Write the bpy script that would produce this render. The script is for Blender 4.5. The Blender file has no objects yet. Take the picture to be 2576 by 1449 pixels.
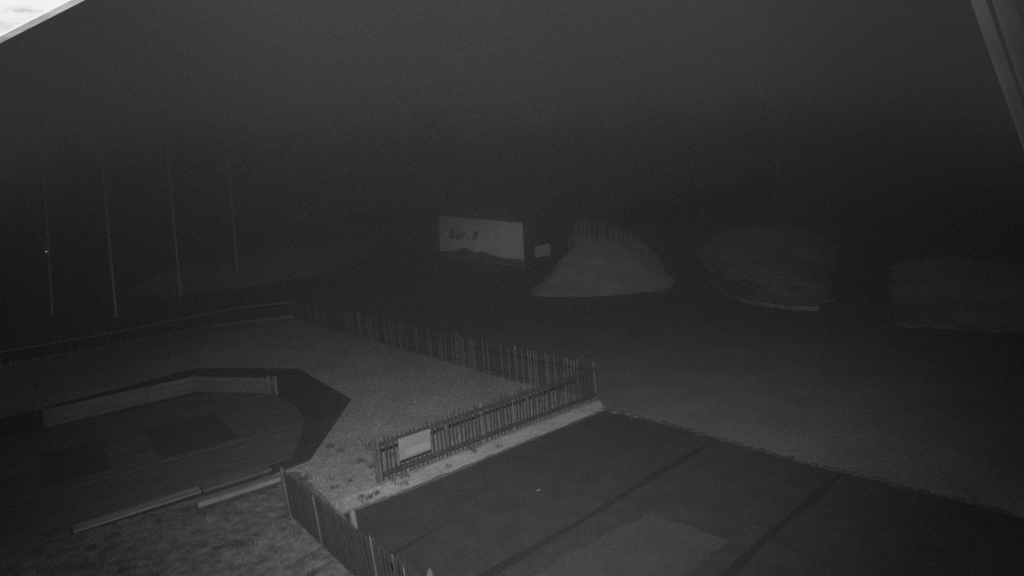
import bpy, bmesh, math, random
import numpy as np
from mathutils import Vector, Matrix, noise

random.seed(7)
rng = np.random.default_rng(7)
sc = bpy.context.scene
col = sc.collection

# ------------------------------------------------------------------ camera
TILT, ROLL, CAM_H = math.radians(7.8), math.radians(2.7), 5.5
fwd = Vector((0, math.cos(TILT), -math.sin(TILT)))
r0 = Vector((1, 0, 0)); u0 = Vector((0, math.sin(TILT), math.cos(TILT)))
rt = math.cos(ROLL) * r0 - math.sin(ROLL) * u0
up = math.sin(ROLL) * r0 + math.cos(ROLL) * u0
cd = bpy.data.cameras.new("camera")
cam = bpy.data.objects.new("camera", cd)
m3 = Matrix((rt, up, -fwd)).transposed()
cam.matrix_world = Matrix.Translation((0, 0, CAM_H)) @ m3.to_4x4()
cd.sensor_width = 36.0
cd.lens = 36.0 * 1400 / 2576
cd.clip_start = 0.05
cd.clip_end = 2000
col.objects.link(cam)
sc.camera = cam

# ------------------------------------------------------------------ night sky, infrared floodlight, exposure
SKY, HAZE = 0.034, 0.0160
w = bpy.data.worlds.new("World"); sc.world = w; w.use_nodes = True
nt = w.node_tree; nt.nodes.clear()
out = nt.nodes.new("ShaderNodeOutputWorld"); bg = nt.nodes.new("ShaderNodeBackground")
tc = nt.nodes.new("ShaderNodeTexCoord"); mp = nt.nodes.new("ShaderNodeMapping")
mp.inputs["Scale"].default_value = (3.2, 3.2, 2.4)
mp.inputs["Location"].default_value = (0.4, 1.3, 0.2)
nz = nt.nodes.new("ShaderNodeTexNoise"); nz.inputs["Scale"].default_value = 1.0
nz.inputs["Detail"].default_value = 2.0; nz.inputs["Roughness"].default_value = 0.4
mr = nt.nodes.new("ShaderNodeMapRange")
mr.inputs[1].default_value = 0.32; mr.inputs[2].default_value = 0.68
mr.inputs[3].default_value = SKY * 0.55; mr.inputs[4].default_value = SKY * 1.5
L = nt.links.new
L(tc.outputs["Generated"], mp.inputs[0]); L(mp.outputs[0], nz.inputs["Vector"])
L(nz.outputs[0], mr.inputs[0]); L(mr.outputs[0], bg.inputs["Color"])
bg.inputs["Strength"].default_value = 1.0
L(bg.outputs[0], out.inputs["Surface"])

LAMP = Vector((-0.22, 0.5, 6.2))
ld = bpy.data.lights.new("infrared_floodlight", 'SPOT')
ld.energy = 2700; ld.spot_size = math.radians(150); ld.spot_blend = 1.0
ld.shadow_soft_size = 0.06
lamp = bpy.data.objects.new("infrared_floodlight", ld)
lamp.location = LAMP
lamp.rotation_euler = (Vector((-0.3, 19, 0.8)) - LAMP).to_track_quat('-Z', 'Y').to_euler()
col.objects.link(lamp)
ld2 = bpy.data.lights.new("infrared_spotlight", 'SPOT')
ld2.energy = 10000; ld2.spot_size = math.radians(96); ld2.spot_blend = 0.8; ld2.shadow_soft_size = 0.06
lamp2 = bpy.data.objects.new("infrared_spotlight", ld2)
lamp2.location = LAMP + Vector((0.1, -0.4, 0.3))
lamp2.rotation_euler = (Vector((-0.5, 40, 3.0)) - lamp2.location).to_track_quat('-Z', 'Y').to_euler()
col.objects.link(lamp2)

sc.view_settings.view_transform = 'Standard'
sc.view_settings.look = 'None'
sc.view_settings.exposure = 0
sc.view_settings.gamma = 1
sc.view_settings.use_curve_mapping = False
sc.cycles.use_denoising = False
sc.cycles.max_bounces = 16
sc.cycles.volume_bounces = 14
sc.cycles.sample_clamp_direct = 1.2
sc.cycles.sample_clamp_indirect = 0.3

# ------------------------------------------------------------------ helpers
def terr(x, y):
    s = max(0.0, y - 33.0)
    z = 0.11 * s * s / (s + 4)
    if y > 120: z += 0.10 * (y - 120)
    return z

def mat(name, c, rough=0.9, var=0.25, scale=6.0, bump=0.0, stretch=(1, 1, 1), detail=6.0, c2=None, spec=0.2, big=0.0):
    """grey material with mottled wear: c base value, var relative variation"""
    m = bpy.data.materials.new(name); m.use_nodes = True
    n = m.node_tree; b = n.nodes["Principled BSDF"]
    b.inputs["Roughness"].default_value = rough
    b.inputs["Specular IOR Level"].default_value = spec
    t = n.nodes.new("ShaderNodeTexCoord"); p = n.nodes.new("ShaderNodeMapping")
    p.inputs["Scale"].default_value = stretch
    z = n.nodes.new("ShaderNodeTexNoise"); z.inputs["Scale"].default_value = scale
    z.inputs["Detail"].default_value = detail; z.inputs["Roughness"].default_value = 0.65
    r = n.nodes.new("ShaderNodeMapRange")
    r.inputs[1].default_value = 0.3; r.inputs[2].default_value = 0.7
    lo, hi = (c * (1 - var), c * (1 + var)) if c2 is None else (c, c2)
    r.inputs[3].default_value = lo; r.inputs[4].default_value = hi
    n.links.new(t.outputs["Object"], p.inputs[0]); n.links.new(p.outputs[0], z.inputs["Vector"])
    n.links.new(z.outputs[0], r.inputs[0])
    src = r.outputs[0]
    if big > 0:
        z2 = n.nodes.new("ShaderNodeTexNoise"); z2.inputs["Scale"].default_value = scale * 0.09
        z2.inputs["Detail"].default_value = 3.0
        r2 = n.nodes.new("ShaderNodeMapRange")
        r2.inputs[1].default_value = 0.35; r2.inputs[2].default_value = 0.65
        r2.inputs[3].default_value = 1 - big; r2.inputs[4].default_value = 1 + big
        n.links.new(p.outputs[0], z2.inputs["Vector"]); n.links.new(z2.outputs[0], r2.inputs[0])
        mu = n.nodes.new("ShaderNodeMath"); mu.operation = 'MULTIPLY'
        n.links.new(src, mu.inputs[0]); n.links.new(r2.outputs[0], mu.inputs[1]); src = mu.outputs[0]
    n.links.new(src, b.inputs["Base Color"])
    if bump > 0:
        bp = n.nodes.new("ShaderNodeBump"); bp.inputs["Strength"].default_value = bump
        bp.inputs["Distance"].default_value = 0.03
        n.links.new(z.outputs[0], bp.inputs["Height"]); n.links.new(bp.outputs[0], b.inputs["Normal"])
    return m

M = {
    'meadow': mat('dark_meadow', 0.098, var=0.25, scale=7, bump=0.5, big=0.12),
    'lawn': mat('dry_lawn', 0.175, var=0.3, scale=7, bump=0.6, big=0.14),
    'verge': mat('sandy_verge', 0.27, var=0.28, scale=9, bump=0.6, big=0.14),
    'rough': mat('rough_grass', 0.085, var=0.6, scale=4.5, bump=0.8, big=0.2),
    'blade': mat('grass_blade', 0.21, var=0.4, scale=1.2),
    'tuft': mat('dead_tuft', 0.035, var=0.4, scale=1.5),
    'yard': mat('yard_tarmac', 0.031, var=0.3, scale=22, bump=0.3, big=0.12, detail=8),
    'track': mat('wheel_rut', 0.019, var=0.25, scale=14, bump=0.3),
    'worn': mat('worn_tarmac', 0.042, var=0.2, scale=14, bump=0.2, big=0.1),
    'stone': mat('edging_stone', 0.10, var=0.5, scale=9, bump=0.4),
    'stone_dark': mat('wet_edging_stone', 0.04, var=0.5, scale=9, bump=0.4),
    'picket': mat('weathered_picket', 0.028, var=0.3, scale=7, stretch=(1, 1, 0.25)),
    'picket_pale': mat('bare_picket', 0.09, var=0.4, scale=9, stretch=(1, 1, 0.25)),
    'peeled': mat('peeled_stake', 0.42, var=0.3, scale=9),
    'rail': mat('fence_rail', 0.03, var=0.5, scale=8),
    'rail_pale': mat('pale_rail', 0.24, var=0.35, scale=8),
    'post': mat('fence_post', 0.055, var=0.5, scale=6, stretch=(1, 1, 0.2)),
    'board': mat('board_paint', 0.78, var=0.05, scale=0.6, rough=0.6),
    'board_o': mat('board_letter_pale', 0.72, var=0.05, scale=1.0, rough=0.6),
    'ink': mat('board_ink', 0.12, var=0.25, scale=2.0, rough=0.6),
    'ridge': mat('board_ridge_print', 0.10, var=0.3, scale=1.5, rough=0.6),
    'plate': mat('plate_enamel', 0.15, var=0.05, scale=3.0, rough=0.5),
    'plate_hi': mat('plate_pale_band', 0.19, var=0.06, scale=3.0, rough=0.5),
    'steel': mat('galvanised_steel', 0.30, var=0.25, scale=5, rough=0.5),
    'pole': mat('pole_metal', 0.85, var=0.12, scale=0.8, rough=0.5),
    'rubber': mat('rubber_matting', 0.033, var=0.3, scale=6, bump=0.2, big=0.1),
    'deck': mat('deck_panel_wood', 0.062, var=0.3, scale=4, stretch=(0.25, 2.5, 1), big=0.12),
    'jump': mat('jump_mat', 0.04, var=0.15, scale=10),
    'kerb': mat('kerb_timber', 0.068, var=0.3, scale=5, stretch=(0.3, 1, 1)),
    'kerb_pale': mat('kerb_timber_worn', 0.125, var=0.35, scale=5, stretch=(0.3, 1, 1)),
    'gravel': mat('pale_gravel_bank', 0.36, var=0.18, scale=9, bump=0.5, big=0.12),
    'earth': mat('bare_earth', 0.21, var=0.3, scale=1.6, bump=0.5, big=0.3),
    'pit_kerb': mat('pit_kerb_timber', 0.145, var=0.4, scale=4),
    'sand': mat('damp_sand', 0.17, var=0.35, scale=2.0, bump=0.4, big=0.2),
    'needle': mat('dark_needles', 0.03, var=0.5, scale=0.6),
    'leaf': mat('hedge_leaf', 0.05, var=0.5, scale=2.0),
    'bark': mat('bark', 0.07, var=0.4, scale=4),
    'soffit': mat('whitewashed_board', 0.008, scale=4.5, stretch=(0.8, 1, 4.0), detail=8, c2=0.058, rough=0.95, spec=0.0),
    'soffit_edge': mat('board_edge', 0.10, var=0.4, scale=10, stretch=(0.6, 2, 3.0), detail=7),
    'wall': mat('timber_wall', 0.12, var=0.3, scale=3, stretch=(3, 1, 0.3)),
    'dim_bar': mat('dim_bar_tone', 0.006, var=0.3, scale=4, spec=0.05),
    'paper': mat('white_paper', 0.09, var=0.1, scale=20),
    'housing': mat('lamp_housing', 0.2, var=0.1, scale=8, rough=0.4),
}
def emit(name, v):
    m = bpy.data.materials.new(name); m.use_nodes = True
    b = m.node_tree.nodes["Principled BSDF"]
    b.inputs["Emission Color"].default_value = (1, 1, 1, 1); b.inputs["Emission Strength"].default_value = v
    return m

class MB:
    """collects boxes, bars and prisms into one mesh"""
    def __init__(s): s.v, s.f = [], []
    def poly(s, vs, fs):
        o = len(s.v); s.v += [tuple(p) for p in vs]; s.f += [tuple(i + o for i in q) for q in fs]; return s
    def box(s, c, d, rz=0.0, tilt=None):
        R = Matrix.Rotation(rz, 3, 'Z')
        if tilt is not None: R = R @ tilt
        vs = [Vector(c) + R @ Vector((d[0] * i / 2, d[1] * j / 2, d[2] * k / 2)) for k in (-1, 1) for j in (-1, 1) for i in (-1, 1)]
        return s.poly(vs, [(0, 2, 3, 1), (4, 5, 7, 6), (0, 1, 5, 4), (2, 6, 7, 3), (0, 4, 6, 2), (1, 3, 7, 5)])
    def bar(s, a, b, wd, th, upv=Vector((0, 0, 1))):
        a, b = Vector(a), Vector(b); d = (b - a).normalized(); sd = d.cross(upv).normalized(); u = sd.cross(d)
        vs = [p + sd * (i * wd / 2) + u * (k * th / 2) for p in (a, b) for i, k in ((-1, -1), (1, -1), (1, 1), (-1, 1))]
        return s.poly(vs, [(0, 1, 2, 3), (7, 6, 5, 4), (0, 4, 5, 1), (1, 5, 6, 2), (2, 6, 7, 3), (3, 7, 4, 0)])
    def tube(s, pts, rad, seg=7):
        vs, fs = [], []
        for i, p in enumerate(pts):
            p = Vector(p); q = Vector(pts[min(i + 1, len(pts) - 1)]) - Vector(pts[max(i - 1, 0)])
            q.normalize(); sd = q.orthogonal().normalized(); u = q.cross(sd)
            r = rad[i] if isinstance(rad, (list, tuple)) else rad
            vs += [p + (sd * math.cos(k * 2 * math.pi / seg) + u * math.sin(k * 2 * math.pi / seg)) * r for k in range(seg)]
        for i in range(len(pts) - 1):
            for k in range(seg):
                fs.append((i * seg + k, i * seg + (k + 1) % seg, (i + 1) * seg + (k + 1) % seg, (i + 1) * seg + k))
        fs.append(tuple(range(seg - 1, -1, -1))); fs.append(tuple((len(pts) - 1) * seg + k for k in range(seg)))
        return s.poly(vs, fs)
    def prism(s, outline, z0, z1):
        n = len(outline)
        a = sum(outline[i][0] * outline[(i + 1) % n][1] - outline[(i + 1) % n][0] * outline[i][1] for i in range(n))
        if a < 0: outline = outline[::-1]
        vs = [(x, y, z0) for x, y in outline] + [(x, y, z1) for x, y in outline]
        fs = [tuple(range(n - 1, -1, -1)), tuple(range(n, 2 * n))] + [(i, (i + 1) % n, n + (i + 1) % n, n + i) for i in range(n)]
        return s.poly(vs, fs)
    def mesh(s, name):
        me = bpy.data.meshes.new(name); me.from_pydata(s.v, [], s.f); me.update(); return me
    def build(s, name, m, parent=None, loc=(0, 0, 0), rz=0.0):
        return put(s.mesh(name), name, m, parent, loc, rz)

def put(me, name, m, parent=None, loc=(0, 0, 0), rz=0.0):
    if m is not None and len(me.materials) == 0: me.materials.append(M[m] if isinstance(m, str) else m)
    o = bpy.data.objects.new(name, me); col.objects.link(o)
    o.location = loc; o.rotation_euler = (0, 0, rz)
    if parent is not None: o.parent = parent
    return o
def tag(o, label, cat, group=None):
    o['label'] = label; o['category'] = cat
    if group: o['group'] = group
    return o
def thing(name, label, cat, loc=(0, 0, 0), rz=0.0, group=None):
    o = bpy.data.objects.new(name, None); o.empty_display_size = 0.2; col.objects.link(o)
    o.location = loc; o.rotation_euler = (0, 0, rz)
    return tag(o, label, cat, group)
def struct(o): o['kind'] = 'structure'; return o
def stuff(o): o['kind'] = 'stuff'; return o

def in_poly(px, py, poly):
    ins = np.zeros(px.shape, bool); n = len(poly); j = n - 1
    for i in range(n):
        xi, yi = poly[i]; xj, yj = poly[j]
        c = ((yi > py) != (yj > py)) & (px < (xj - xi) * (py - yi) / (yj - yi + 1e-12) + xi)
        ins ^= c; j = i
    return ins

# ------------------------------------------------------------------ terrain
def grid_sheet(name, m, poly, z, step=0.5, jag=0.0):
    """flat sheet with a slightly ragged outline, lying z above the ground"""
    pts = []
    n = len(poly)
    for i in range(n):
        a, b = Vector(poly[i]), Vector(poly[(i + 1) % n])
        k = max(1, int((b - a).length / step))
        nn = Vector((-(b - a).y, (b - a).x)).normalized()
        for q in range(k):
            p = a.lerp(b, q / k)
            if q: p = p + nn * random.uniform(-jag, jag)
            pts.append(p)
    bm = bmesh.new()
    vs = [bm.verts.new((p.x, p.y, terr(p.x, p.y) + z)) for p in pts]
    f = bm.faces.new(vs)
    bm.normal_update()
    if f.normal.z < 0: f.normal_flip()
    bmesh.ops.triangulate(bm, faces=bm.faces[:])
    me = bpy.data.meshes.new(name); bm.to_mesh(me); bm.free()
    return struct(put(me, name, m))

def MOUND(x, y):
    """lumpy gravel bank that rises from y 34.5 to a long crest at y 44"""
    if y < 33.5 or y > 54: return 0.0
    foot = 34.3 + 0.018 * (x - 6) ** 2 + 0.35 * noise.noise((x * .6, 3.1, 0))
    t = min(1, max(0, (y - foot) / 10.0))
    h = 2.15 * (t * t * (3 - 2 * t) * 0.4 + t * 0.6)
    h *= 1 - 0.75 * min(1, max(0, (x - 6.2) / 5.2)) ** 1.8
    if y > 46: h *= max(0, 1 - ((y - 46) / 8) ** 1.3)
    xl = 0.1 + (y - 34.5) * 0.37 + 0.4 * noise.noise((y * .5, 7.7, 0))
    xr = 11.3 + (y - 35) * 0.12 + 0.4 * noise.noise((y * .5, 1.7, 0))
    sl = min(1, max(0, (x - xl) / 1.7)); sr = min(1, max(0, (xr - x) / 2.4))
    e = (sl * sl * (3 - 2 * sl)) * (sr * sr * (3 - 2 * sr))
    return max(0, h * e + e * min(1, t * 4) * (0.09 * noise.noise((x * .9, y * .9, .3)) + 0.05 * noise.noise((x * 3, y * 3, .3))))

xs = np.concatenate([np.linspace(-170, -42, 24), np.linspace(-40, 40, 81), np.linspace(42, 170, 24)])
ys = np.concatenate([np.linspace(-12, 28, 41), np.linspace(29, 60, 63), np.linspace(62, 260, 60)])
vs = [(x, y, terr(x, y) + (0.05 * math.sin(x * 0.7 + y * 0.3) * math.sin(y * 0.5) if y > 34 else 0)) for y in ys for x in xs]
nx = len(xs)
fs = [(j * nx + i, j * nx + i + 1, (j + 1) * nx + i + 1, (j + 1) * nx + i) for j in range(len(ys) - 1) for i in range(nx - 1)]
g = struct(MB().poly(vs, fs).build('ground', 'meadow'))
for p in g.data.polygons: p.use_smooth = True

# gravel bank behind the yard, with the stake fence on top
bx = np.linspace(-0.6, 13.6, 80); by = np.linspace(33.4, 54, 90)
bv = [(x, y, terr(x, y) + max(MOUND(x, y), -0.05) - (0.06 if MOUND(x, y) < 0.03 else 0)) for y in by for x in bx]
bf = [(j * 80 + i, j * 80 + i + 1, (j + 1) * 80 + i + 1, (j + 1) * 80 + i) for j in range(89) for i in range(79)]
bank = struct(MB().poly(bv, bf).build('gravel_bank', 'gravel'))
for p in bank.data.polygons: p.use_smooth = True

# low pale earth banks at right, with the dark path winding between them
def earth_bank(name, m, poly, h, ramp=0.0, step=0.45):
    p = np.array(poly); lo, hi = p.min(0) - .6, p.max(0) + .6
    gx = np.arange(lo[0], hi[0], step); gy = np.arange(lo[1], hi[1], step)
    def edge(x, y):
        d = 1e9
        for i in range(len(poly)):
            a, b = Vector(poly[i]), Vector(poly[(i + 1) % len(poly)]); q = Vector((x, y)); ab = b - a
            d = min(d, (q - (a + ab * min(1, max(0, (q - a).dot(ab) / ab.length_squared)))).length)
        return d
    X, Y = np.meshgrid(gx, gy); ins = in_poly(X.ravel(), Y.ravel(), poly).reshape(X.shape); vs = []
    for j in range(len(gy)):
        for i in range(len(gx)):
            x, y = gx[i], gy[j]; nz_ = noise.noise((x * .35, y * .35, h))
            d = (edge(x, y) + .5 * nz_) if ins[j, i] else -1
            e = min(1, max(0, d / 3.2)); e = e * e * (3 - 2 * e)
            vs.append((x, y, terr(x, y) + ((h + ramp * (y - lo[1])) * e * (1 + .35 * nz_) + .04 * noise.noise((x * 1.7, y * 1.7, 0)) + .03 if d > 0 else -.25)))
    w_ = len(gx)
    fs = [(j * w_ + i, j * w_ + i + 1, (j + 1) * w_ + i + 1, (j + 1) * w_ + i) for j in range(len(gy) - 1) for i in range(w_ - 1)
          if ins[j, i] or ins[j, i + 1] or ins[j + 1, i] or ins[j + 1, i + 1]]
    o = struct(MB().poly(vs, fs).build(name, m))
    for q in o.data.polygons: q.use_smooth = True
    return o
earth_bank('earth_bank', 'earth', [(14.0, 37.0), (13.9, 31.0), (15.4, 28.2), (17.0, 28.6), (21, 36), (28, 47), (31, 58), (20, 56), (15.5, 47)], 0.08, 0.04)
earth_bank('earth_bank', 'earth', [(15.5, 22.5), (19.0, 20.8), (24, 21.0), (31, 24), (36, 34), (33, 42), (27, 40), (20.5, 30)], 0.08, 0.022)
earth_bank('earth_bank', 'earth', [(-30, 42), (-24, 40), (-15, 46), (-13, 60), (-20, 62), (-32, 52)], 0.7)

# lawn of the enclosure, its verge in front of the fence, and the rough grass at the lower left
LAWN = [(-4.95, 11.75), (-4.11, 10.72), (-3.41, 9.87), (-2.15, 10.84), (-0.76, 12.05), (0.42, 13.04), (1.36, 13.83), (2.40, 14.70),
        (2.30, 15.55), (0.04, 17.5), (-4.65, 22.72), (-9.82, 28.31), (-12.9, 32.0), (-15.4, 30.9), (-16.9, 29.8), (-19.0, 26.3),
        (-21.7, 22.9), (-24, 18.5), (-15.4, 14.8), (-8.7, 10.2)]
ROUGH = [(-1.2, 5.0), (-1.2, 6.45), (-2.65, 7.97), (-4.33, 9.81), (-5.2, 11.1), (-8.6, 9.55), (-13.0, 6.0), (-13, 5.0)]
grid_sheet('lawn', 'lawn', LAWN, 0.012, 0.25, 0.05)
grid_sheet('rough_grass', 'rough', ROUGH, 0.016, 0.3, 0.03)

grid_sheet('verge', 'verge', [(-3.35, 9.93), (-2.12, 10.86), (-0.74, 12.06), (0.44, 13.05), (1.38, 13.84), (2.42, 14.72), (2.36, 15.36), (1.9, 15.0), (-0.55, 12.93), (-2.75, 11.05), (-3.55, 10.35)], 0.018, 0.18, 0.05)

# yard surface with wheel ruts and a worn patch
YARD = [(-3.36, 9.80), (-2.10, 10.76), (-0.72, 11.96), (0.46, 12.95), (1.40, 13.74), (2.42, 14.60), (3.91, 13.20), (5.81, 11.15), (7.47, 9.60), (11.5, 5.6), (11.5, 3.6),
        (-0.9, 3.6), (-0.9, 6.5), (-2.5, 8.2)]
grid_sheet('yard', 'yard', YARD, 0.008, 0.25, 0.035)
def rut(a, b, wd, nm='wheel_rut', m='track'):
    a, b = Vector(a), Vector(b); d = (b - a).normalized(); n = Vector((-d.y, d.x))
    k = int((b - a).length / 0.25); lft, rgt = [], []
    for i in range(k + 1):
        p = a.lerp(b, i / k); off = n * (0.018 * math.sin(i * 0.37 + a.x))
        wv = wd * (0.75 + 0.25 * math.sin(i * 0.23) + random.uniform(-.12, .12)) * min(1, (k - i) / 6 + 0.15)
        lft.append(p + off + n * wv / 2); rgt.append(p + off - n * wv / 2)
    vs = [(p.x, p.y, 0.0125) for p in lft] + [(p.x, p.y, 0.0125) for p in rgt]
    o = MB().poly(vs, [(k + 1 + i, k + 2 + i, i + 1, i) for i in range(k)]).build(nm, m)
    return struct(o)
rut((-2.6, 6.05), (4.4, 12.2), 0.22)
rut((0.3, 5.3), (6.4, 10.5), 0.24)
rut((-3.0, 7.7), (-1.5, 9.2), 0.12)
grid_sheet('worn_patch', 'worn', [(2.33, 9.35), (3.35, 8.4), (1.95, 7.3), (0.3, 6.2), (-0.4, 7.2), (0.75, 8.35)], 0.0125, 0.15, 0.06)

# row of edging stones along the far side of the yard
ed = struct(bpy.data.objects.new('stone_edging', None)); col.objects.link(ed); ed.location = (2.36, 14.66, 0)
sv = []
for v in range(5):
    bm = bmesh.new(); bmesh.ops.create_cube(bm, size=1)
    bmesh.ops.bevel(bm, geom=bm.edges[:], offset=0.16, segments=1, affect='EDGES')
    for q in bm.verts: q.co += Vector([random.uniform(-.07, .07) for _ in range(3)])
    me = bpy.data.meshes.new('stone'); bm.to_mesh(me); bm.free()
    me.materials.append(M['stone'] if v < 2 else M['stone_dark']); sv.append(me)
path = [Vector(p) for p in ((2.36, 14.66), (3.91, 13.22), (5.81, 11.13), (7.47, 9.63), (8.4, 8.7))]
s_at, k = 0.0, 0
for a, b in zip(path, path[1:]):
    ln = (b - a).length; d = (b - a) / ln
    while s_at < ln:
        p = a + d * s_at; pale = k < 7 and k % 2 == 0
        o = put(sv[random.randrange(2)] if pale else sv[random.randrange(2, 5)], 'stone', None, ed,
                (p.x - 2.36 + random.uniform(-.05, .05), p.y - 14.66 + random.uniform(-.05, .05), 0.03), math.atan2(d.y, d.x) + random.uniform(-.2, .2))
        L_ = random.uniform(0.13, 0.24); o.scale = (L_, random.uniform(.06, .10), random.uniform(.03, .06))
        s_at += L_ + random.uniform(0.0, 0.09); k += 1
    s_at -= ln

# ------------------------------------------------------------------ grass blades
def blades(name, m, pts, hmin, hmax, wid):
    n = len(pts); h = rng.uniform(hmin, hmax, n); az = rng.uniform(0, 2 * np.pi, n); ln = rng.uniform(0.2, 0.9, n) * h
    wv = wid * rng.uniform(0.6, 1.3, n)
    base = np.c_[pts, np.full(n, 0.01)]; dx = np.c_[np.cos(az), np.sin(az), np.zeros(n)]
    la = rng.uniform(0, 2 * np.pi, n); tip = base + np.c_[np.cos(la) * ln, np.sin(la) * ln, h]
    v = np.stack([base - dx * wv[:, None] / 2, base + dx * wv[:, None] / 2, tip], 1).reshape(-1, 3)
    me = bpy.data.meshes.new(name)
    me.vertices.add(3 * n); me.vertices.foreach_set('co', v.ravel())
    me.loops.add(3 * n); me.loops.foreach_set('vertex_index', np.arange(3 * n, dtype=np.int32))
    me.polygons.add(n); me.polygons.foreach_set('loop_start', np.arange(0, 3 * n, 3, dtype=np.int32))
    me.polygons.foreach_set('loop_total', np.full(n, 3, np.int32)); me.update()
    return stuff(put(me, name, m))
APRON = [(-4.49, 9.75), (0.56, 11.36), (3.39, 8.02), (3.26, 3.03), (0.67, -0.41), (-0.17, -0.53), (-9.5, 0.0), (-9.5, 8.4)]   # in the deck's own frame
DO = Vector((-5.64, 12.14, 0)); DA = math.atan2(0.644, 0.765)
DR = Matrix.Rotation(DA, 3, 'Z')
def dk(e, n, z=0.0): return DO + DR @ Vector((e, n, z))
apron_w = [tuple(dk(e, n).xy) for e, n in APRON]
def scatter(poly, n, holes=()):
    p = np.array(poly); lo, hi = p.min(0), p.max(0); r = rng.uniform(lo, hi, (n, 2))
    k = in_poly(r[:, 0], r[:, 1], poly)
    for h in holes: k &= ~in_poly(r[:, 0], r[:, 1], h)
    return r[k]
lp = scatter(LAWN, 150000, [apron_w])
dist = np.hypot(lp[:, 0], lp[:, 1]); lp = lp[rng.uniform(0, 1, len(lp)) < np.clip((13 / dist) ** 2, 0.1, 1)]
blades('short_grass', 'blade', lp, 0.02, 0.06, 0.012)
rp = scatter(ROUGH, 26000)
blades('long_grass', 'rough', rp, 0.03, 0.09, 0.012)
cc = scatter(ROUGH, 170); tp = []
for c in cc:
    tp.append(c + rng.normal(0, rng.uniform(0.04, 0.13), (rng.integers(30, 90), 2)))
c2 = scatter([(-4.9, 11.5), (-3.41, 9.95), (-0.2, 12.6), (-2.8, 12.4), (-4.6, 13.5)], 60)
for c in c2:
    tp.append(c + rng.normal(0, rng.uniform(0.03, 0.09), (rng.integers(20, 60), 2)))
blades('dead_tufts', 'tuft', np.concatenate(tp), 0.04, 0.12, 0.014)

def grit(name, m, pts, size):
    n = len(pts); s_ = size * rng.uniform(.4, 1.5, n)
    b = np.c_[pts, np.full(n, .012)]; az = rng.uniform(0, 6.28, n)
    c = [b + np.c_[np.cos(az + k * 2.1) * s_, np.sin(az + k * 2.1) * s_ * .7, np.zeros(n)] for k in range(3)]
    t = b + np.c_[np.zeros((n, 2)), s_ * .8]
    v = np.stack(c + [t], 1).reshape(-1, 3)
    f = [(4 * i + a_, 4 * i + b_, 4 * i + 3) for i in range(n) for a_, b_ in ((0, 1), (1, 2), (2, 0))]
    me = bpy.data.meshes.new(name); me.from_pydata(v, [], f); me.update()
    return stuff(put(me, name, m))
gp = scatter(YARD, 5200); edge_k = rng.uniform(0, 1, len(gp)) < .5
grit('yard_grit', 'worn', gp[edge_k][:1500], .010)
grit('dead_leaves', 'track', scatter(YARD, 900), .022)

# ------------------------------------------------------------------ picket fences
def picket_mesh(h, rad, pale):
    seg = 6; vs = []
    bend = random.uniform(-.018, .018)
    for z, r, bb in ((0.0, 1.0, 0), (h * .5, 1.05, 1), (h - 0.07, 0.95, .4), (h, 0.25, 0)):
        vs += [(rad * r * math.cos(k * math.pi / 3) + bend * bb, 0.6 * rad * r * math.sin(k * math.pi / 3), z) for k in range(seg)]
    fs = [(i * seg + k, i * seg + (k + 1) % seg, (i + 1) * seg + (k + 1) % seg, (i + 1) * seg + k) for i in range(3) for k in range(seg)]
    fs.append(tuple(3 * seg + k for k in range(seg)))
    me = MB().poly(vs, fs).mesh('picket'); me.materials.append(M['picket_pale' if pale else 'picket'])
    return me
PK = [picket_mesh(random.uniform(0.94, 1.06), random.uniform(0.020, 0.027), i > 7) for i in range(10)]
BARE = []
for i in range(3):
    me = PK[i].copy(); me.materials.clear(); me.materials.append(M['peeled']); BARE.append(me)
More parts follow.
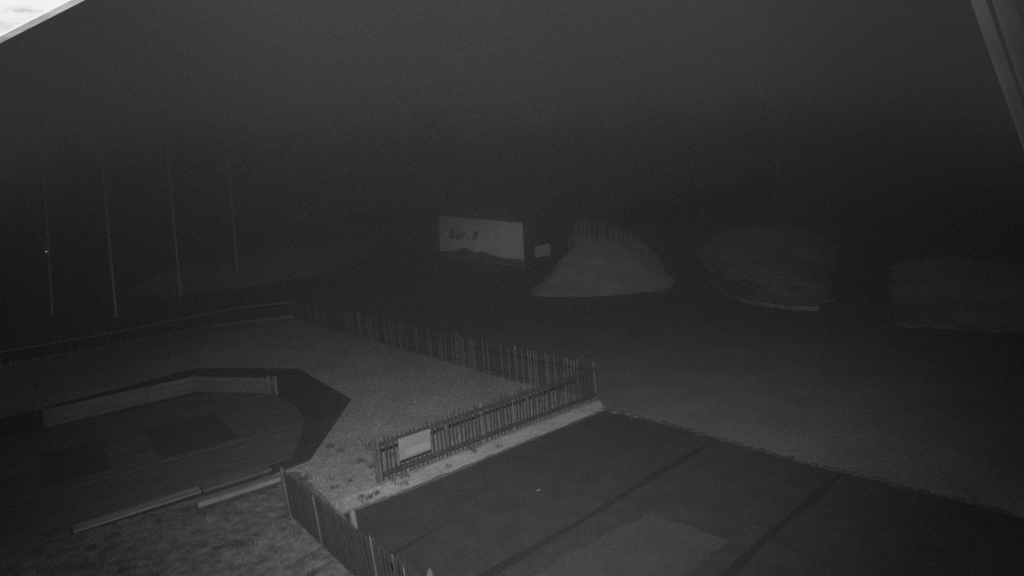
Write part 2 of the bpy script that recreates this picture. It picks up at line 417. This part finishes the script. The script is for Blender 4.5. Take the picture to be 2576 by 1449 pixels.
def fence(label, pts, hs, spacing, post_h, side, posts_at, pale_p=0.12, lean=(0, 0), rail='rail', zf=terr, rails=(0.2, 0.86), ground_board=False, pr=0.05, bare=False):
    """pts run of ground points, hs picket height at each, side +1/-1 which side the rails sit"""
    x0, y0 = pts[0]; z0 = zf(x0, y0)
    t = thing('picket_fence', label, 'fence', (x0, y0, z0))
    LN = Matrix(((1, 0, lean[0]), (0, 1, lean[1]), (0, 0, 1)))
    for (a, b, ha, hb) in zip(pts, pts[1:], hs, hs[1:]):
        a, b = Vector(a), Vector(b); ln = (b - a).length; d = (b - a) / ln; n = Vector((-d.y, d.x)) * side
        rz = math.atan2(d.y, d.x); k = int(ln / spacing)
        for i in range(k + 1):
            if i == k and b != Vector(pts[-1]): continue
            p = a + d * (i * spacing + random.uniform(-.02, .02)); h = ha + (hb - ha) * i / max(k, 1)
            z = zf(p.x, p.y) - z0
            pm = PK[random.randrange(8, 10) if random.random() < pale_p else random.randrange(8)]
            o = put(BARE[random.randrange(3)] if bare and random.random() < .75 else pm, 'picket', None, t,
                    (p.x - x0, p.y - y0, z + 0.02), rz)
            q = random.uniform(0.97, 1.02) * h
            o.scale = (random.uniform(.88, 1.12), random.uniform(.9, 1.1), q)
            o.rotation_euler = (math.asin(0), 0, rz)
            lx = lean[0] + random.uniform(-.014, .014); ly = lean[1] + random.uniform(-.012, .012)
            o.rotation_euler = (Matrix.Rotation(lx, 3, 'Y') @ Matrix.Rotation(-ly, 3, 'X') @ Matrix.Rotation(rz, 3, 'Z')).to_euler()
        mseg = max(1, int(ln / 2.4))
        for fr in rails:
            for j in range(mseg):
                p, q = a + d * (ln * j / mseg), a + d * (ln * (j + 1) / mseg)
                def at(u, hh): 
                    v = Vector((u.x - x0, u.y - y0, zf(u.x, u.y) - z0 + hh * fr)); v.x += n.x * .045 + lean[0] * hh * fr; v.y += n.y * .045 + lean[1] * hh * fr; return v
                MB().bar(at(p, ha + (hb - ha) * j / mseg), at(q, ha + (hb - ha) * (j + 1) / mseg) - Vector((*(d * .012), 0)), 0.035, 0.075).build('rail', rail, t)
        if ground_board:
            MB().bar((a.x - x0 - n.x * .05, a.y - y0 - n.y * .05, zf(*a) - z0 + .07), (b.x - x0 - n.x * .05, b.y - y0 - n.y * .05, zf(*b) - z0 + .07), 0.05, 0.16).build('ground_board', 'rail_pale', t)
    for (x, y, h, m) in posts_at:
        z = zf(x, y) - z0; b = Vector((x - x0, y - y0, z - 0.05))
        MB().tube([b, b + Vector((lean[0] * h, lean[1] * h, h - .03)), b + Vector((lean[0] * h, lean[1] * h, h + .04))], [pr, pr * .95, pr * .4], 8).build('post', m, t)
    return t

A0, A1 = (-2.89, 11.06), (2.25, 15.43)
fence('weathered picket fence in front, carrying the blank white plate', [A0, A1], [0.97, 1.08], 0.108, 1.0, -1,
      [(-2.97, 11.0, 1.03, 'post'), (-1.62, 12.2, 0.98, 'post'), (0.30, 13.83, 1.02, 'post'), (2.28, 15.48, 1.18, 'post')],
      pale_p=0.03, lean=(-0.045, 0))
fence('long picket fence receding along the far side of the lawn', [(2.20, 15.56), (0.04, 17.5), (-4.65, 22.72), (-9.82, 28.31), (-12.6, 31.7)],
      [1.14, 1.16, 1.14, 1.16, 1.05], 0.12, 1.2, -1,
      [(0.04, 17.55, 1.24, 'picket_pale'), (-2.1, 20.17, 1.2, 'picket_pale'), (-4.65, 22.77, 1.15, 'post'), (-7.17, 25.5, 1.22, 'picket_pale'), (-9.82, 28.36, 1.2, 'post'), (-12.64, 31.75, 1.15, 'post')],
      pale_p=0.4, lean=(-0.03, 0), pr=0.05)
fence('dim picket fence with pale top rail at the far left of the lawn', [(-12.75, 31.85), (-15.24, 30.62), (-16.8, 29.6), (-19.0, 26.3), (-21.7, 22.9)],
      [1.0, 1.0, 0.86, 0.75, 0.72], 0.15, 1.0, 1, [(-15.24, 30.6, 1.05, 'post'), (-16.8, 29.6, 0.95, 'post'), (-19.0, 26.3, 0.9, 'post')],
      pale_p=0.05, rail='rail_pale', rails=(0.92,), ground_board=True)
fence('closely set picket fence running out of the bottom edge', [(-4.33, 9.81), (-2.65, 7.97), (-1.17, 6.35), (-0.9, 5.0)],
      [0.95, 0.97, 1.08, 1.1], 0.062, 1.0, 1,
      [(-4.36, 9.84, 1.0, 'post'), (-2.54, 8.06, 1.08, 'picket_pale'), (-1.1, 6.4, 1.15, 'post')], pale_p=0.04, lean=(-0.08, 0))
def bank_z(x, y): return terr(x, y) + MOUND(x, y)
fence('uneven stake fence along the crest of the pale gravel bank', [(4.5, 44.4), (7.0, 44.6), (9.1, 44.2), (11.0, 43.5)], [1.45, 1.4, 1.25, 1.05], 0.19, 1.2, 1,
      [(4.45, 44.4, 1.7, 'post'), (7.0, 44.65, 1.4, 'post'), (9.1, 44.25, 1.2, 'post')], pale_p=0.6, zf=bank_z, pr=0.06, bare=True)
fence('faint picket fence on the far left slope below the small pale board', [(-23.6, 47.2), (-21.5, 52.0), (-19.8, 56.0)], [1.2, 1.25, 1.3], 0.2, 1.3, 1,
      [(-23.6, 47.2, 1.4, 'post'), (-21.5, 52.0, 1.4, 'post')], pale_p=0.7, pr=0.06, bare=True)

# blank plate fixed on the front fence
fd = (Vector(A1) - Vector(A0)).normalized(); fn = Vector((fd.y, -fd.x)); fr = math.atan2(fd.y, fd.x)
pc = Vector(A0) + fd * 0.785 + fn * 0.10
pl = thing('blank_plate', 'blank white rectangular plate hung on the front picket fence', 'sign', (pc.x - .03, pc.y, 0.37), fr)
MB().box((0, 0, .24), (.79, .012, .48)).build('panel', 'plate', pl)
MB().box((0.06, -.009, .135), (.60, .004, .15)).build('pale_band', 'plate_hi', pl)
for sx in (-.36, .36): MB().tube([(sx, -.004, .45), (sx, -.016, .45)], .012, 6).build('screw', 'steel', pl)

# ------------------------------------------------------------------ trampoline deck at left
deck = thing('trampoline_deck', 'dark eight-sided play deck with sunken jump mats at lower left', 'play deck', tuple(DO), DA)
MB().prism(APRON, 0.0, 0.022).build('rubber_apron', 'rubber', deck)
rows = [(0.05, 1.90, -7.4, 0), (2.02, 3.40, -8.2, 0), (3.52, 5.45, -8.2, 0), (5.57, 7.30, -6.6, 0)]
for (n0, n1, e0, e1) in rows:
    nb = 3
    for b in range(nb):
        lo = n0 + (n1 - n0) * b / nb; hi = n0 + (n1 - n0) * (b + 1) / nb - 0.006
        ends = [float(np.interp(q, [0, 1.96, 3.46, 5.5, 7.3], [.42, 1.42, 1.76, 1.68, .35])) + random.uniform(-.02, .02) for q in (lo, hi)]
        MB().prism([(e0, lo), (ends[0], lo), (ends[1], hi), (e0, hi)], 0.012, 0.036 + 0.002 * (b % 2)).build('deck_board', 'deck', deck)
for (e0, e1, n0, n1) in ((-1.9, -0.14, 2.22, 4.86), (-4.1, -2.85, 2.5, 5.0)):
    MB().prism([(e0, n0), (e1, n0), (e1, n1), (e0, n1)], 0.03, 0.05).build('jump_mat', 'jump', deck)
# low back wall of boards
wp = [(-3.95, 7.45), (-0.11, 7.87), (1.73, 5.5)]
for a, b in zip(wp, wp[1:]):
    for z0, z1 in ((0.02, 0.17), (0.18, 0.36), (0.37, 0.55)):
        MB().bar((*a, (z0 + z1) / 2), (*b, (z0 + z1) / 2), 0.05, z1 - z0).build('wall_board', 'kerb', deck)
for a in wp: MB().box((*a, 0.3), (0.1, 0.1, 0.6)).build('wall_post', 'post', deck)
for (e, n) in ((1.62, 5.62), (1.75, 5.3)): MB().box((e, n, .32), (.04, .04, .62), .3).build('wall_post', 'kerb_pale', deck)
# pale edging boards on the near side and the step
MB().box((-5.9, -0.13, .02), (4.4, .26, .04)).build('edge_board', 'kerb', deck)
MB().box((-2.6, -0.13, .03), (2.1, .28, .06)).build('edge_board', 'kerb_pale', deck)
MB().box((-0.86, -0.22, .10), (1.36, .42, .05)).build('step_board', 'kerb', deck)
MB().box((-0.86, -0.22, .04), (1.30, .36, .06)).build('step_base', 'rail', deck)
# loose beam resting on the grass
bm_ = thing('timber_beam', 'pale timber beam lying on blocks beside the fence post', 'beam', tuple(dk(-1.0, -1.15)), DA - .03)
MB().box((0, 0, .17), (1.55, .10, .09)).build('beam', 'kerb_pale', bm_)
for e in (-.6, .55): MB().box((e, 0.02, .06), (.12, .10, .12)).build('block', 'rail', bm_)
MB().box((-.05, -0.02, .065), (1.5, .04, .11)).build('shade_board', 'rail', bm_)  # dark board put in for the shadow beneath the beam

# ------------------------------------------------------------------ tall poles at left
poles = [((-30.61, 36.63, .15), (-29.38, 36.63, 12.7), 'tall thin pale pole, leftmost of four and faintest'),
         ((-24.92, 34.56, .03), (-24.24, 34.56, 13.28), 'tall thin pale pole, second from the left edge'),
         ((-23.81, 39.69, .42), (-23.31, 39.69, 15.02), 'tall thin pale pole, third from the left and reaching highest'),
         ((-22.25, 45.19, .95), (-21.94, 45.19, 13.88), 'tall thin pale pole, rightmost of four, nearest the billboard')]
for i, (b, t, lab) in enumerate(poles):
    o = thing('tall_pole', lab, 'pole', b, 0, 'tall thin poles on the left slope')
    d = Vector(t) - Vector(b)
    MB().tube([Vector((0, 0, -.05)), d * .33, d * .66, d], [.065, .062, .058, .052], 8).build('shaft', 'pole', o)
    MB().tube([(0, 0, -.02), (0, 0, .05)], .16, 8).build('base_plate', 'steel', o)
    MB().tube([d, d + Vector((0, 0, .05)), d + Vector((0, 0, .09))], [.034, .045, .015], 8).build('cap', 'steel', o)
    MB().box((d * .08), (.10, .05, .12)).build('cleat', 'steel', o)
lt = thing('glint_bead', 'tiny glowing bead added as a bright glint beside the leftmost pole', 'glint', (-30.30, 36.55, 4.34))  # glowing bead added to imitate a glint on the pole
ML = emit('glint_glow', 0.9)
MB().box((-.045, 0.03, 0), (.14, .04, .09)).build('bracket', 'steel', lt)
MB().tube([(0.03, -.03, -.035), (0.03, -.03, 0), (0.03, -.03, .035)], [.02, .035, .02], 8).build('bead', ML, lt)

# ------------------------------------------------------------------ billboard
PLn, PRn = Vector((-6.22, 49.7, 0)), Vector((1.03, 43.8, 0))
bl_g = terr(PLn.x, PLn.y)
bb = thing('billboard', 'big pale billboard lettered Bur n above a dark ridge print', 'billboard', (PLn.x, PLn.y, bl_g))
BW = (PRn - PLn).length; bdir = (PRn - PLn) / BW; bnrm = Vector((bdir.y, -bdir.x, 0))
def bp(u, v, off=0.0):
    """u 0..1 along the board, v 0..1 from its bottom rail to its top, off metres in front"""
    zb = 1.86 + (1.13 - 1.86) * u; zt = 5.47 + (4.59 - 5.47) * u
    p = PLn + bdir * (BW * u) + bnrm * off; p.z = zb + (zt - zb) * v
    return p - Vector((PLn.x, PLn.y, bl_g))
def slab(name, m, uv, o0, o1):
    n = len(uv); vs = [bp(u, v, o0) for u, v in uv] + [bp(u, v, o1) for u, v in uv]
    f = [tuple(range(n - 1, -1, -1)), tuple(range(n, 2 * n))] + [(i, (i + 1) % n, n + (i + 1) % n, n + i) for i in range(n)]
    o = MB().poly(vs, f).build(name, m, bb)
    bm = bmesh.new(); bm.from_mesh(o.data); bmesh.ops.recalc_face_normals(bm, faces=bm.faces[:]); bmesh.ops.triangulate(bm, faces=[q for q in bm.faces if len(q.verts) > 4]); bm.to_mesh(o.data); bm.free()
    return o
slab('panel', 'board', [(0, .04), (1, .04), (1, 1), (0, 1)], -.04, 0)
slab('ridge_print', 'ridge', [(.0, .04), (1, .04), (1, .13), (.975, .175), (.90, .165), (.80, .15), (.70, .17), (.62, .20), (.55, .245), (.50, .225), (.46, .20), (.41, .23), (.34, .285), (.29, .275), (.22, .21), (.12, .155), (0, .13)], 0.004, 0.012)
slab('lower_rail', 'steel', [(-.005, 0), (1.005, 0), (1.005, .022), (-.005, .022)], -.03, .03)
for u in (0.006, .34, .67, .994):
    p = bp(u, 0, -.08); q = bp(u, 1 if 0 < u < 1 else .97, -.08); gz = terr(p.x + PLn.x, p.y + PLn.y) - bl_g
    MB().bar((p.x, p.y, gz - .05), (q.x, q.y, q.z - .02), .07, .07, bnrm).build('post', 'steel' if u in (.006, .994) else 'rail', bb)
    r = bp(u, .75, -.12); s_ = bp(u, 0, -1.6)
    MB().bar((s_.x, s_.y, terr(s_.x + PLn.x, s_.y + PLn.y) - bl_g), r, .06, .06).build('brace', 'rail', bb)
def letter(ch, u0, u1, v0, v1, m):
    c = bpy.data.curves.new('letter', 'FONT'); c.body = ch; c.size = 1; c.offset = 0.035; c.extrude = 0.0; c.resolution_u = 3
    o = bpy.data.objects.new('tmp', c); col.objects.link(o)
    dg = bpy.context.evaluated_depsgraph_get(); dg.update()
    me = bpy.data.meshes.new_from_object(o.evaluated_get(dg)); bpy.data.objects.remove(o)
    me.name = 'letter'; co = np.array([v.co[:] for v in me.vertices]); lo, hi = co.min(0), co.max(0)
    for v in me.vertices:
        a = (v.co.x - lo[0]) / (hi[0] - lo[0]); b = (v.co.y - lo[1]) / (hi[1] - lo[1])
        v.co = bp(u0 + (u1 - u0) * a + 0.028 * (b - .5), v0 + (v1 - v0) * b, .006)
    bm = bmesh.new(); bm.from_mesh(me)
    r = bmesh.ops.extrude_face_region(bm, geom=bm.faces[:])
    for q in r['geom']:
        if isinstance(q, bmesh.types.BMVert): q.co += bnrm * .012
    bmesh.ops.recalc_face_normals(bm, faces=bm.faces[:]); bm.to_mesh(me); bm.free()
    me.materials.clear()
    return put(me, 'letter', m, bb)
letter('B', .148, .212, .46, .71, 'ink'); letter('u', .225, .275, .465, .64, 'ink'); letter('r', .29, .335, .475, .65, 'ink')
letter('o', .355, .410, .48, .66, 'board_o'); letter('n', .435, .490, .49, .70, 'ink')

# small blank board by the bank, dark hedge behind it, far pale board on the slope
def small_sign(label, a, b, zb, zt, gz, m):
    a, b = Vector(a), Vector(b); c = (a + b) / 2; t = thing('small_board', label, 'sign', (c.x, c.y, gz)); d = (b - a); n = Vector((d.y, -d.x, 0)).normalized()
    h = d / 2
    vs = [(-h.x, -h.y, zb[0] - gz), (h.x, h.y, zb[1] - gz), (h.x, h.y, zt[1] - gz), (-h.x, -h.y, zt[0] - gz)]
    vs += [(x - n.x * .03, y - n.y * .03, z) for x, y, z in vs]
    MB().poly(vs, [(0, 1, 2, 3), (7, 6, 5, 4), (0, 4, 5, 1), (1, 5, 6, 2), (2, 6, 7, 3), (3, 7, 4, 0)]).build('panel', m, t)
    for s in (-.8, .8):
        MB().bar((h.x * s - n.x * .07, h.y * s - n.y * .07, -.1), (h.x * s - n.x * .07, h.y * s - n.y * .07, zb[0] - gz + .4), .07, .07, n).build('post', 'rail', t)
    return t
M['plate_dim'] = mat('plate_weathered', 0.42, var=0.15, scale=2.0)
small_sign('small blank pale board between the billboard and the gravel bank', (1.94, 43.6, 0), (3.16, 44.1, 0), (1.84, 1.93), (2.70, 2.84), terr(2.5, 44), 'plate_dim')
small_sign('tiny pale board far off on the dark left slope', (-22.7, 59.6, 0), (-21.5, 60.2, 0), (5.88, 5.9), (6.42, 6.5), terr(-22, 60), 'plate_dim')

def leaf_mass(name, m, gen, n, size, parent=None, loc=(0, 0, 0)):
    P = gen(n); az = rng.uniform(0, 6.28, (n, 3)); s = size * rng.uniform(.6, 1.4, n)[:, None]
    a = np.c_[np.cos(az[:, 0]) * np.cos(az[:, 1]), np.sin(az[:, 0]) * np.cos(az[:, 1]), np.sin(az[:, 1])] * s
    b = rng.normal(0, 1, (n, 3)); b = b / np.linalg.norm(b, axis=1)[:, None] * s * .7
    v = np.stack([P, P + a, P + a + b], 1).reshape(-1, 3)
    me = bpy.data.meshes.new(name); me.vertices.add(3 * n); me.vertices.foreach_set('co', v.ravel())
    me.loops.add(3 * n); me.loops.foreach_set('vertex_index', np.arange(3 * n, dtype=np.int32))
    me.polygons.add(n); me.polygons.foreach_set('loop_start', np.arange(0, 3 * n, 3, dtype=np.int32)); me.polygons.foreach_set('loop_total', np.full(n, 3, np.int32)); me.update()
    return put(me, name, m, parent, loc)
def hedge(label, a, b, h0, h1, dep, n, m='leaf', zf=terr):
    a, b = Vector(a), Vector(b); t = thing('hedge', label, 'hedge', (a.x, a.y, zf(a.x, a.y))); ph = rng.uniform(0, 6, 4)
    def gen(n):
        u = rng.uniform(0, 1, n); x = a.x + (b.x - a.x) * u; y = a.y + (b.y - a.y) * u + rng.uniform(-dep, dep, n)
        hh = (h0 + (h1 - h0) * u) * (0.86 + .1 * np.sin(u * 17 + ph[0]) + .07 * np.sin(u * 41 + ph[1]))
        z = np.array([zf(q, w_) for q, w_ in zip(x, y)]) + hh * rng.uniform(0, 1, n) ** .7
        return np.c_[x - a.x, y - a.y, z - zf(a.x, a.y)]
    leaf_mass('foliage', m, gen, n, .3, t)
    for k in range(5):
        p = a.lerp(b, (k + .5) / 5); MB().tube([(p.x - a.x, p.y - a.y, zf(p.x, p.y) - zf(a.x, a.y) - .1), (p.x - a.x + .1, p.y - a.y, zf(p.x, p.y) - zf(a.x, a.y) + h0 * .7)], [.06, .02], 6).build('stem', 'bark', t)
    return t
hedge('dark bushy hedge right of the billboard, behind the small blank board', (1.0, 46.6), (4.9, 46.4), 2.25, 2.35, .7, 5000)
hedge('dark hedge climbing the slope behind the gravel bank to the right', (11.0, 63.0), (37.0, 80.0), 2.0, 4.8, 1.6, 11000, 'needle')
hedge('low dark hedge line on the far slope left of the billboard', (-24.0, 82.0), (-7.0, 82.0), 1.4, 1.7, 1.2, 5000, 'needle')

# ------------------------------------------------------------------ sand pit ring at right
ringp = [(16.16, 40.57), (15.2, 40.0), (13.92, 38.03), (13.2, 36.6), (12.8, 34.6), (12.5, 32.12), (12.7, 30.07), (13.2, 28.56), (13.9, 27.4), (15.0, 26.75), (16.8, 30.0), (17.8, 34.0), (17.4, 38.0)]
pit = thing('sand_pit', 'sand pit with a curved pale timber kerb right of the gravel bank', 'sand pit', (15.5, 33.5, 0))
n = len(ringp)
vs = [(x - 15.5, y - 33.5, terr(x, y) + .05) for x, y in ringp] + [(0.3, .5, 0.12)]
MB().poly(vs, [(n, i, (i + 1) % n) for i in range(n)]).build('sand', 'sand', pit)
for i in range(9):
    a, b = ringp[i], ringp[(i + 1) % n]
    k = max(1, int(math.dist(a, b) / 1.3))
    for j in range(k):
        p = Vector(a).lerp(Vector(b), j / k + .008); q = Vector(a).lerp(Vector(b), (j + 1) / k - .008)
        MB().bar((p.x - 15.5, p.y - 33.5, terr(*p) + .1 + random.uniform(-.015, .015)), (q.x - 15.5, q.y - 33.5, terr(*q) + .1 + random.uniform(-.015, .015)), .34, .24).build('kerb_block', 'pit_kerb', pit)
def heap(n):
    u = rng.normal(0, 1, (n, 2)); return np.c_[u[:, 0] * .9, u[:, 1] * 1.4, .05 + .35 * np.exp(-(u ** 2).sum(1))]
stuff(leaf_mass('weeds', 'tuft', heap, 500, .12, None, (14.6, 34.6, .1)))

# ------------------------------------------------------------------ small litter
def crumple(name, label, loc, s):
    bm = bmesh.new(); bmesh.ops.create_icosphere(bm, subdivisions=2, radius=1)
    for v in bm.verts: v.co = Vector((v.co.x * s[0], v.co.y * s[1], v.co.z * s[2])) * random.uniform(.65, 1.2)
    me = bpy.data.meshes.new(name); bm.to_mesh(me); bm.free()
    return tag(put(me, name, 'paper', None, loc, .6), label, 'litter')
crumple('paper_scrap', 'small crumpled pale scrap lying alone on the dark yard', (0.34, 10.34, .04), (.06, .022, .022))
for i, (x, y, lab) in enumerate([(-1.62, 7.65, 'thin pale stick on the yard beside the bottom fence'), (-2.0, 8.25, 'short pale stick on the yard near the corner post')]):
    tag(MB().tube([(-.1, 0, .02), (0, .015, .025), (.11, 0, .02)], [.008, .010, .006], 6).build('stick', 'kerb_pale', None, (x, y, 0), -.8 - .3 * i), lab, 'stick')

# ------------------------------------------------------------------ distant forest: reads as one dark mass
def conifers():
    mb_v, mb_f = [], []
    N = 230
    for i in range(N):
        x = random.uniform(-165, 165); y = random.uniform(185, 250)
        h = random.uniform(9, 17) * (1.0 if abs(x + 25) > 14 else 1.2); r = h * random.uniform(.14, .2); z0 = terr(x, y) - .3
        for t in range(6):
            zb = z0 + h * (0.08 + t * .15); zt = z0 + h * min(1.0, 0.08 + t * .15 + .27); rb = r * (1 - t * .155); o = len(mb_v)
            sg = 9
            for k in range(sg):
                a = k * 2 * math.pi / sg + t + i; q = rb * random.uniform(.65, 1.15)
                mb_v.append((x + q * math.cos(a), y + q * math.sin(a), zb + random.uniform(-.06, .05) * h))
            mb_v.append((x, y, zt)); mb_f += [(o + k, o + (k + 1) % sg, o + sg) for k in range(sg)]
    return stuff(MB().poly(mb_v, mb_f).build('far_forest', 'needle'))
conifers()

# ------------------------------------------------------------------ the building the camera looks out from
bd = thing('building', 'timber building whose whitewashed roof edge board shows at upper left', 'building', (0, -0.6, 0))
MB().box((0.6, -.15, 3.0), (12, .3, 6.0)).build('wall', 'wall', bd)
sl = 0.407
def gable(name, m, xa, xb, y0, y1, zoff0, zoff1, sgn=1):
    za = 6.0025 + sl * (xa + 1.275); zb = 6.0025 + sl * (xb + 1.275)
    vs = [(xa, y0, za + zoff0), (xb, y0, zb + zoff0), (xb, y1, zb + zoff0), (xa, y1, za + zoff0), (xa, y0, za + zoff1), (xb, y0, zb + zoff1), (xb, y1, zb + zoff1), (xa, y1, za + zoff1)]
    if sgn < 0: vs = [(1.2 - x, y, z) for x, y, z in vs]
    vs = [(x, y + .6, z) for x, y, z in vs]
    f = [(3, 2, 1, 0), (4, 5, 6, 7), (0, 1, 5, 4), (1, 2, 6, 5), (2, 3, 7, 6), (3, 0, 4, 7)]
    if sgn < 0: f = [q[::-1] for q in f]
    return MB().poly(vs, f).build(name, m, bd)
for pa, pb, wd in (((1.31, 1.7, 6.22), (1.60, 1.7, 5.55), .030), ((1.405, 1.72, 6.22), (1.68, 1.72, 5.55), .05)):  # thin dim bars added to stand in for a faint blurred double band
    MB().bar((pa[0], pa[1] + .6, pa[2]), (pb[0], pb[1] + .6, pb[2]), wd, .012, Vector((0, 1, 0))).build('brace', 'dim_bar', bd)
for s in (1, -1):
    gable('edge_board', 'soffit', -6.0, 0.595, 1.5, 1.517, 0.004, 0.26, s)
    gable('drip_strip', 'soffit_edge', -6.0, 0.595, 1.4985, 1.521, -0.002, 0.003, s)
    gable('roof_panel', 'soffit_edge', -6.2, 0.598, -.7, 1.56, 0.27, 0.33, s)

# ------------------------------------------------------------------ thin night haze over the whole place
hz = MB().box((0, 124, 31), (356, 300, 66)).build('haze', None)
hm = bpy.data.materials.new('haze'); hm.use_nodes = True
hn = hm.node_tree; hn.nodes.clear()
ho = hn.nodes.new("ShaderNodeOutputMaterial"); hv = hn.nodes.new("ShaderNodeVolumePrincipled")
hv.inputs["Color"].default_value = (.95, .95, .95, 1); hv.inputs["Density"].default_value = HAZE; hv.inputs["Anisotropy"].default_value = 0.95
hn.links.new(hv.outputs[0], ho.inputs["Volume"]); hz.data.materials.append(hm)
stuff(hz)
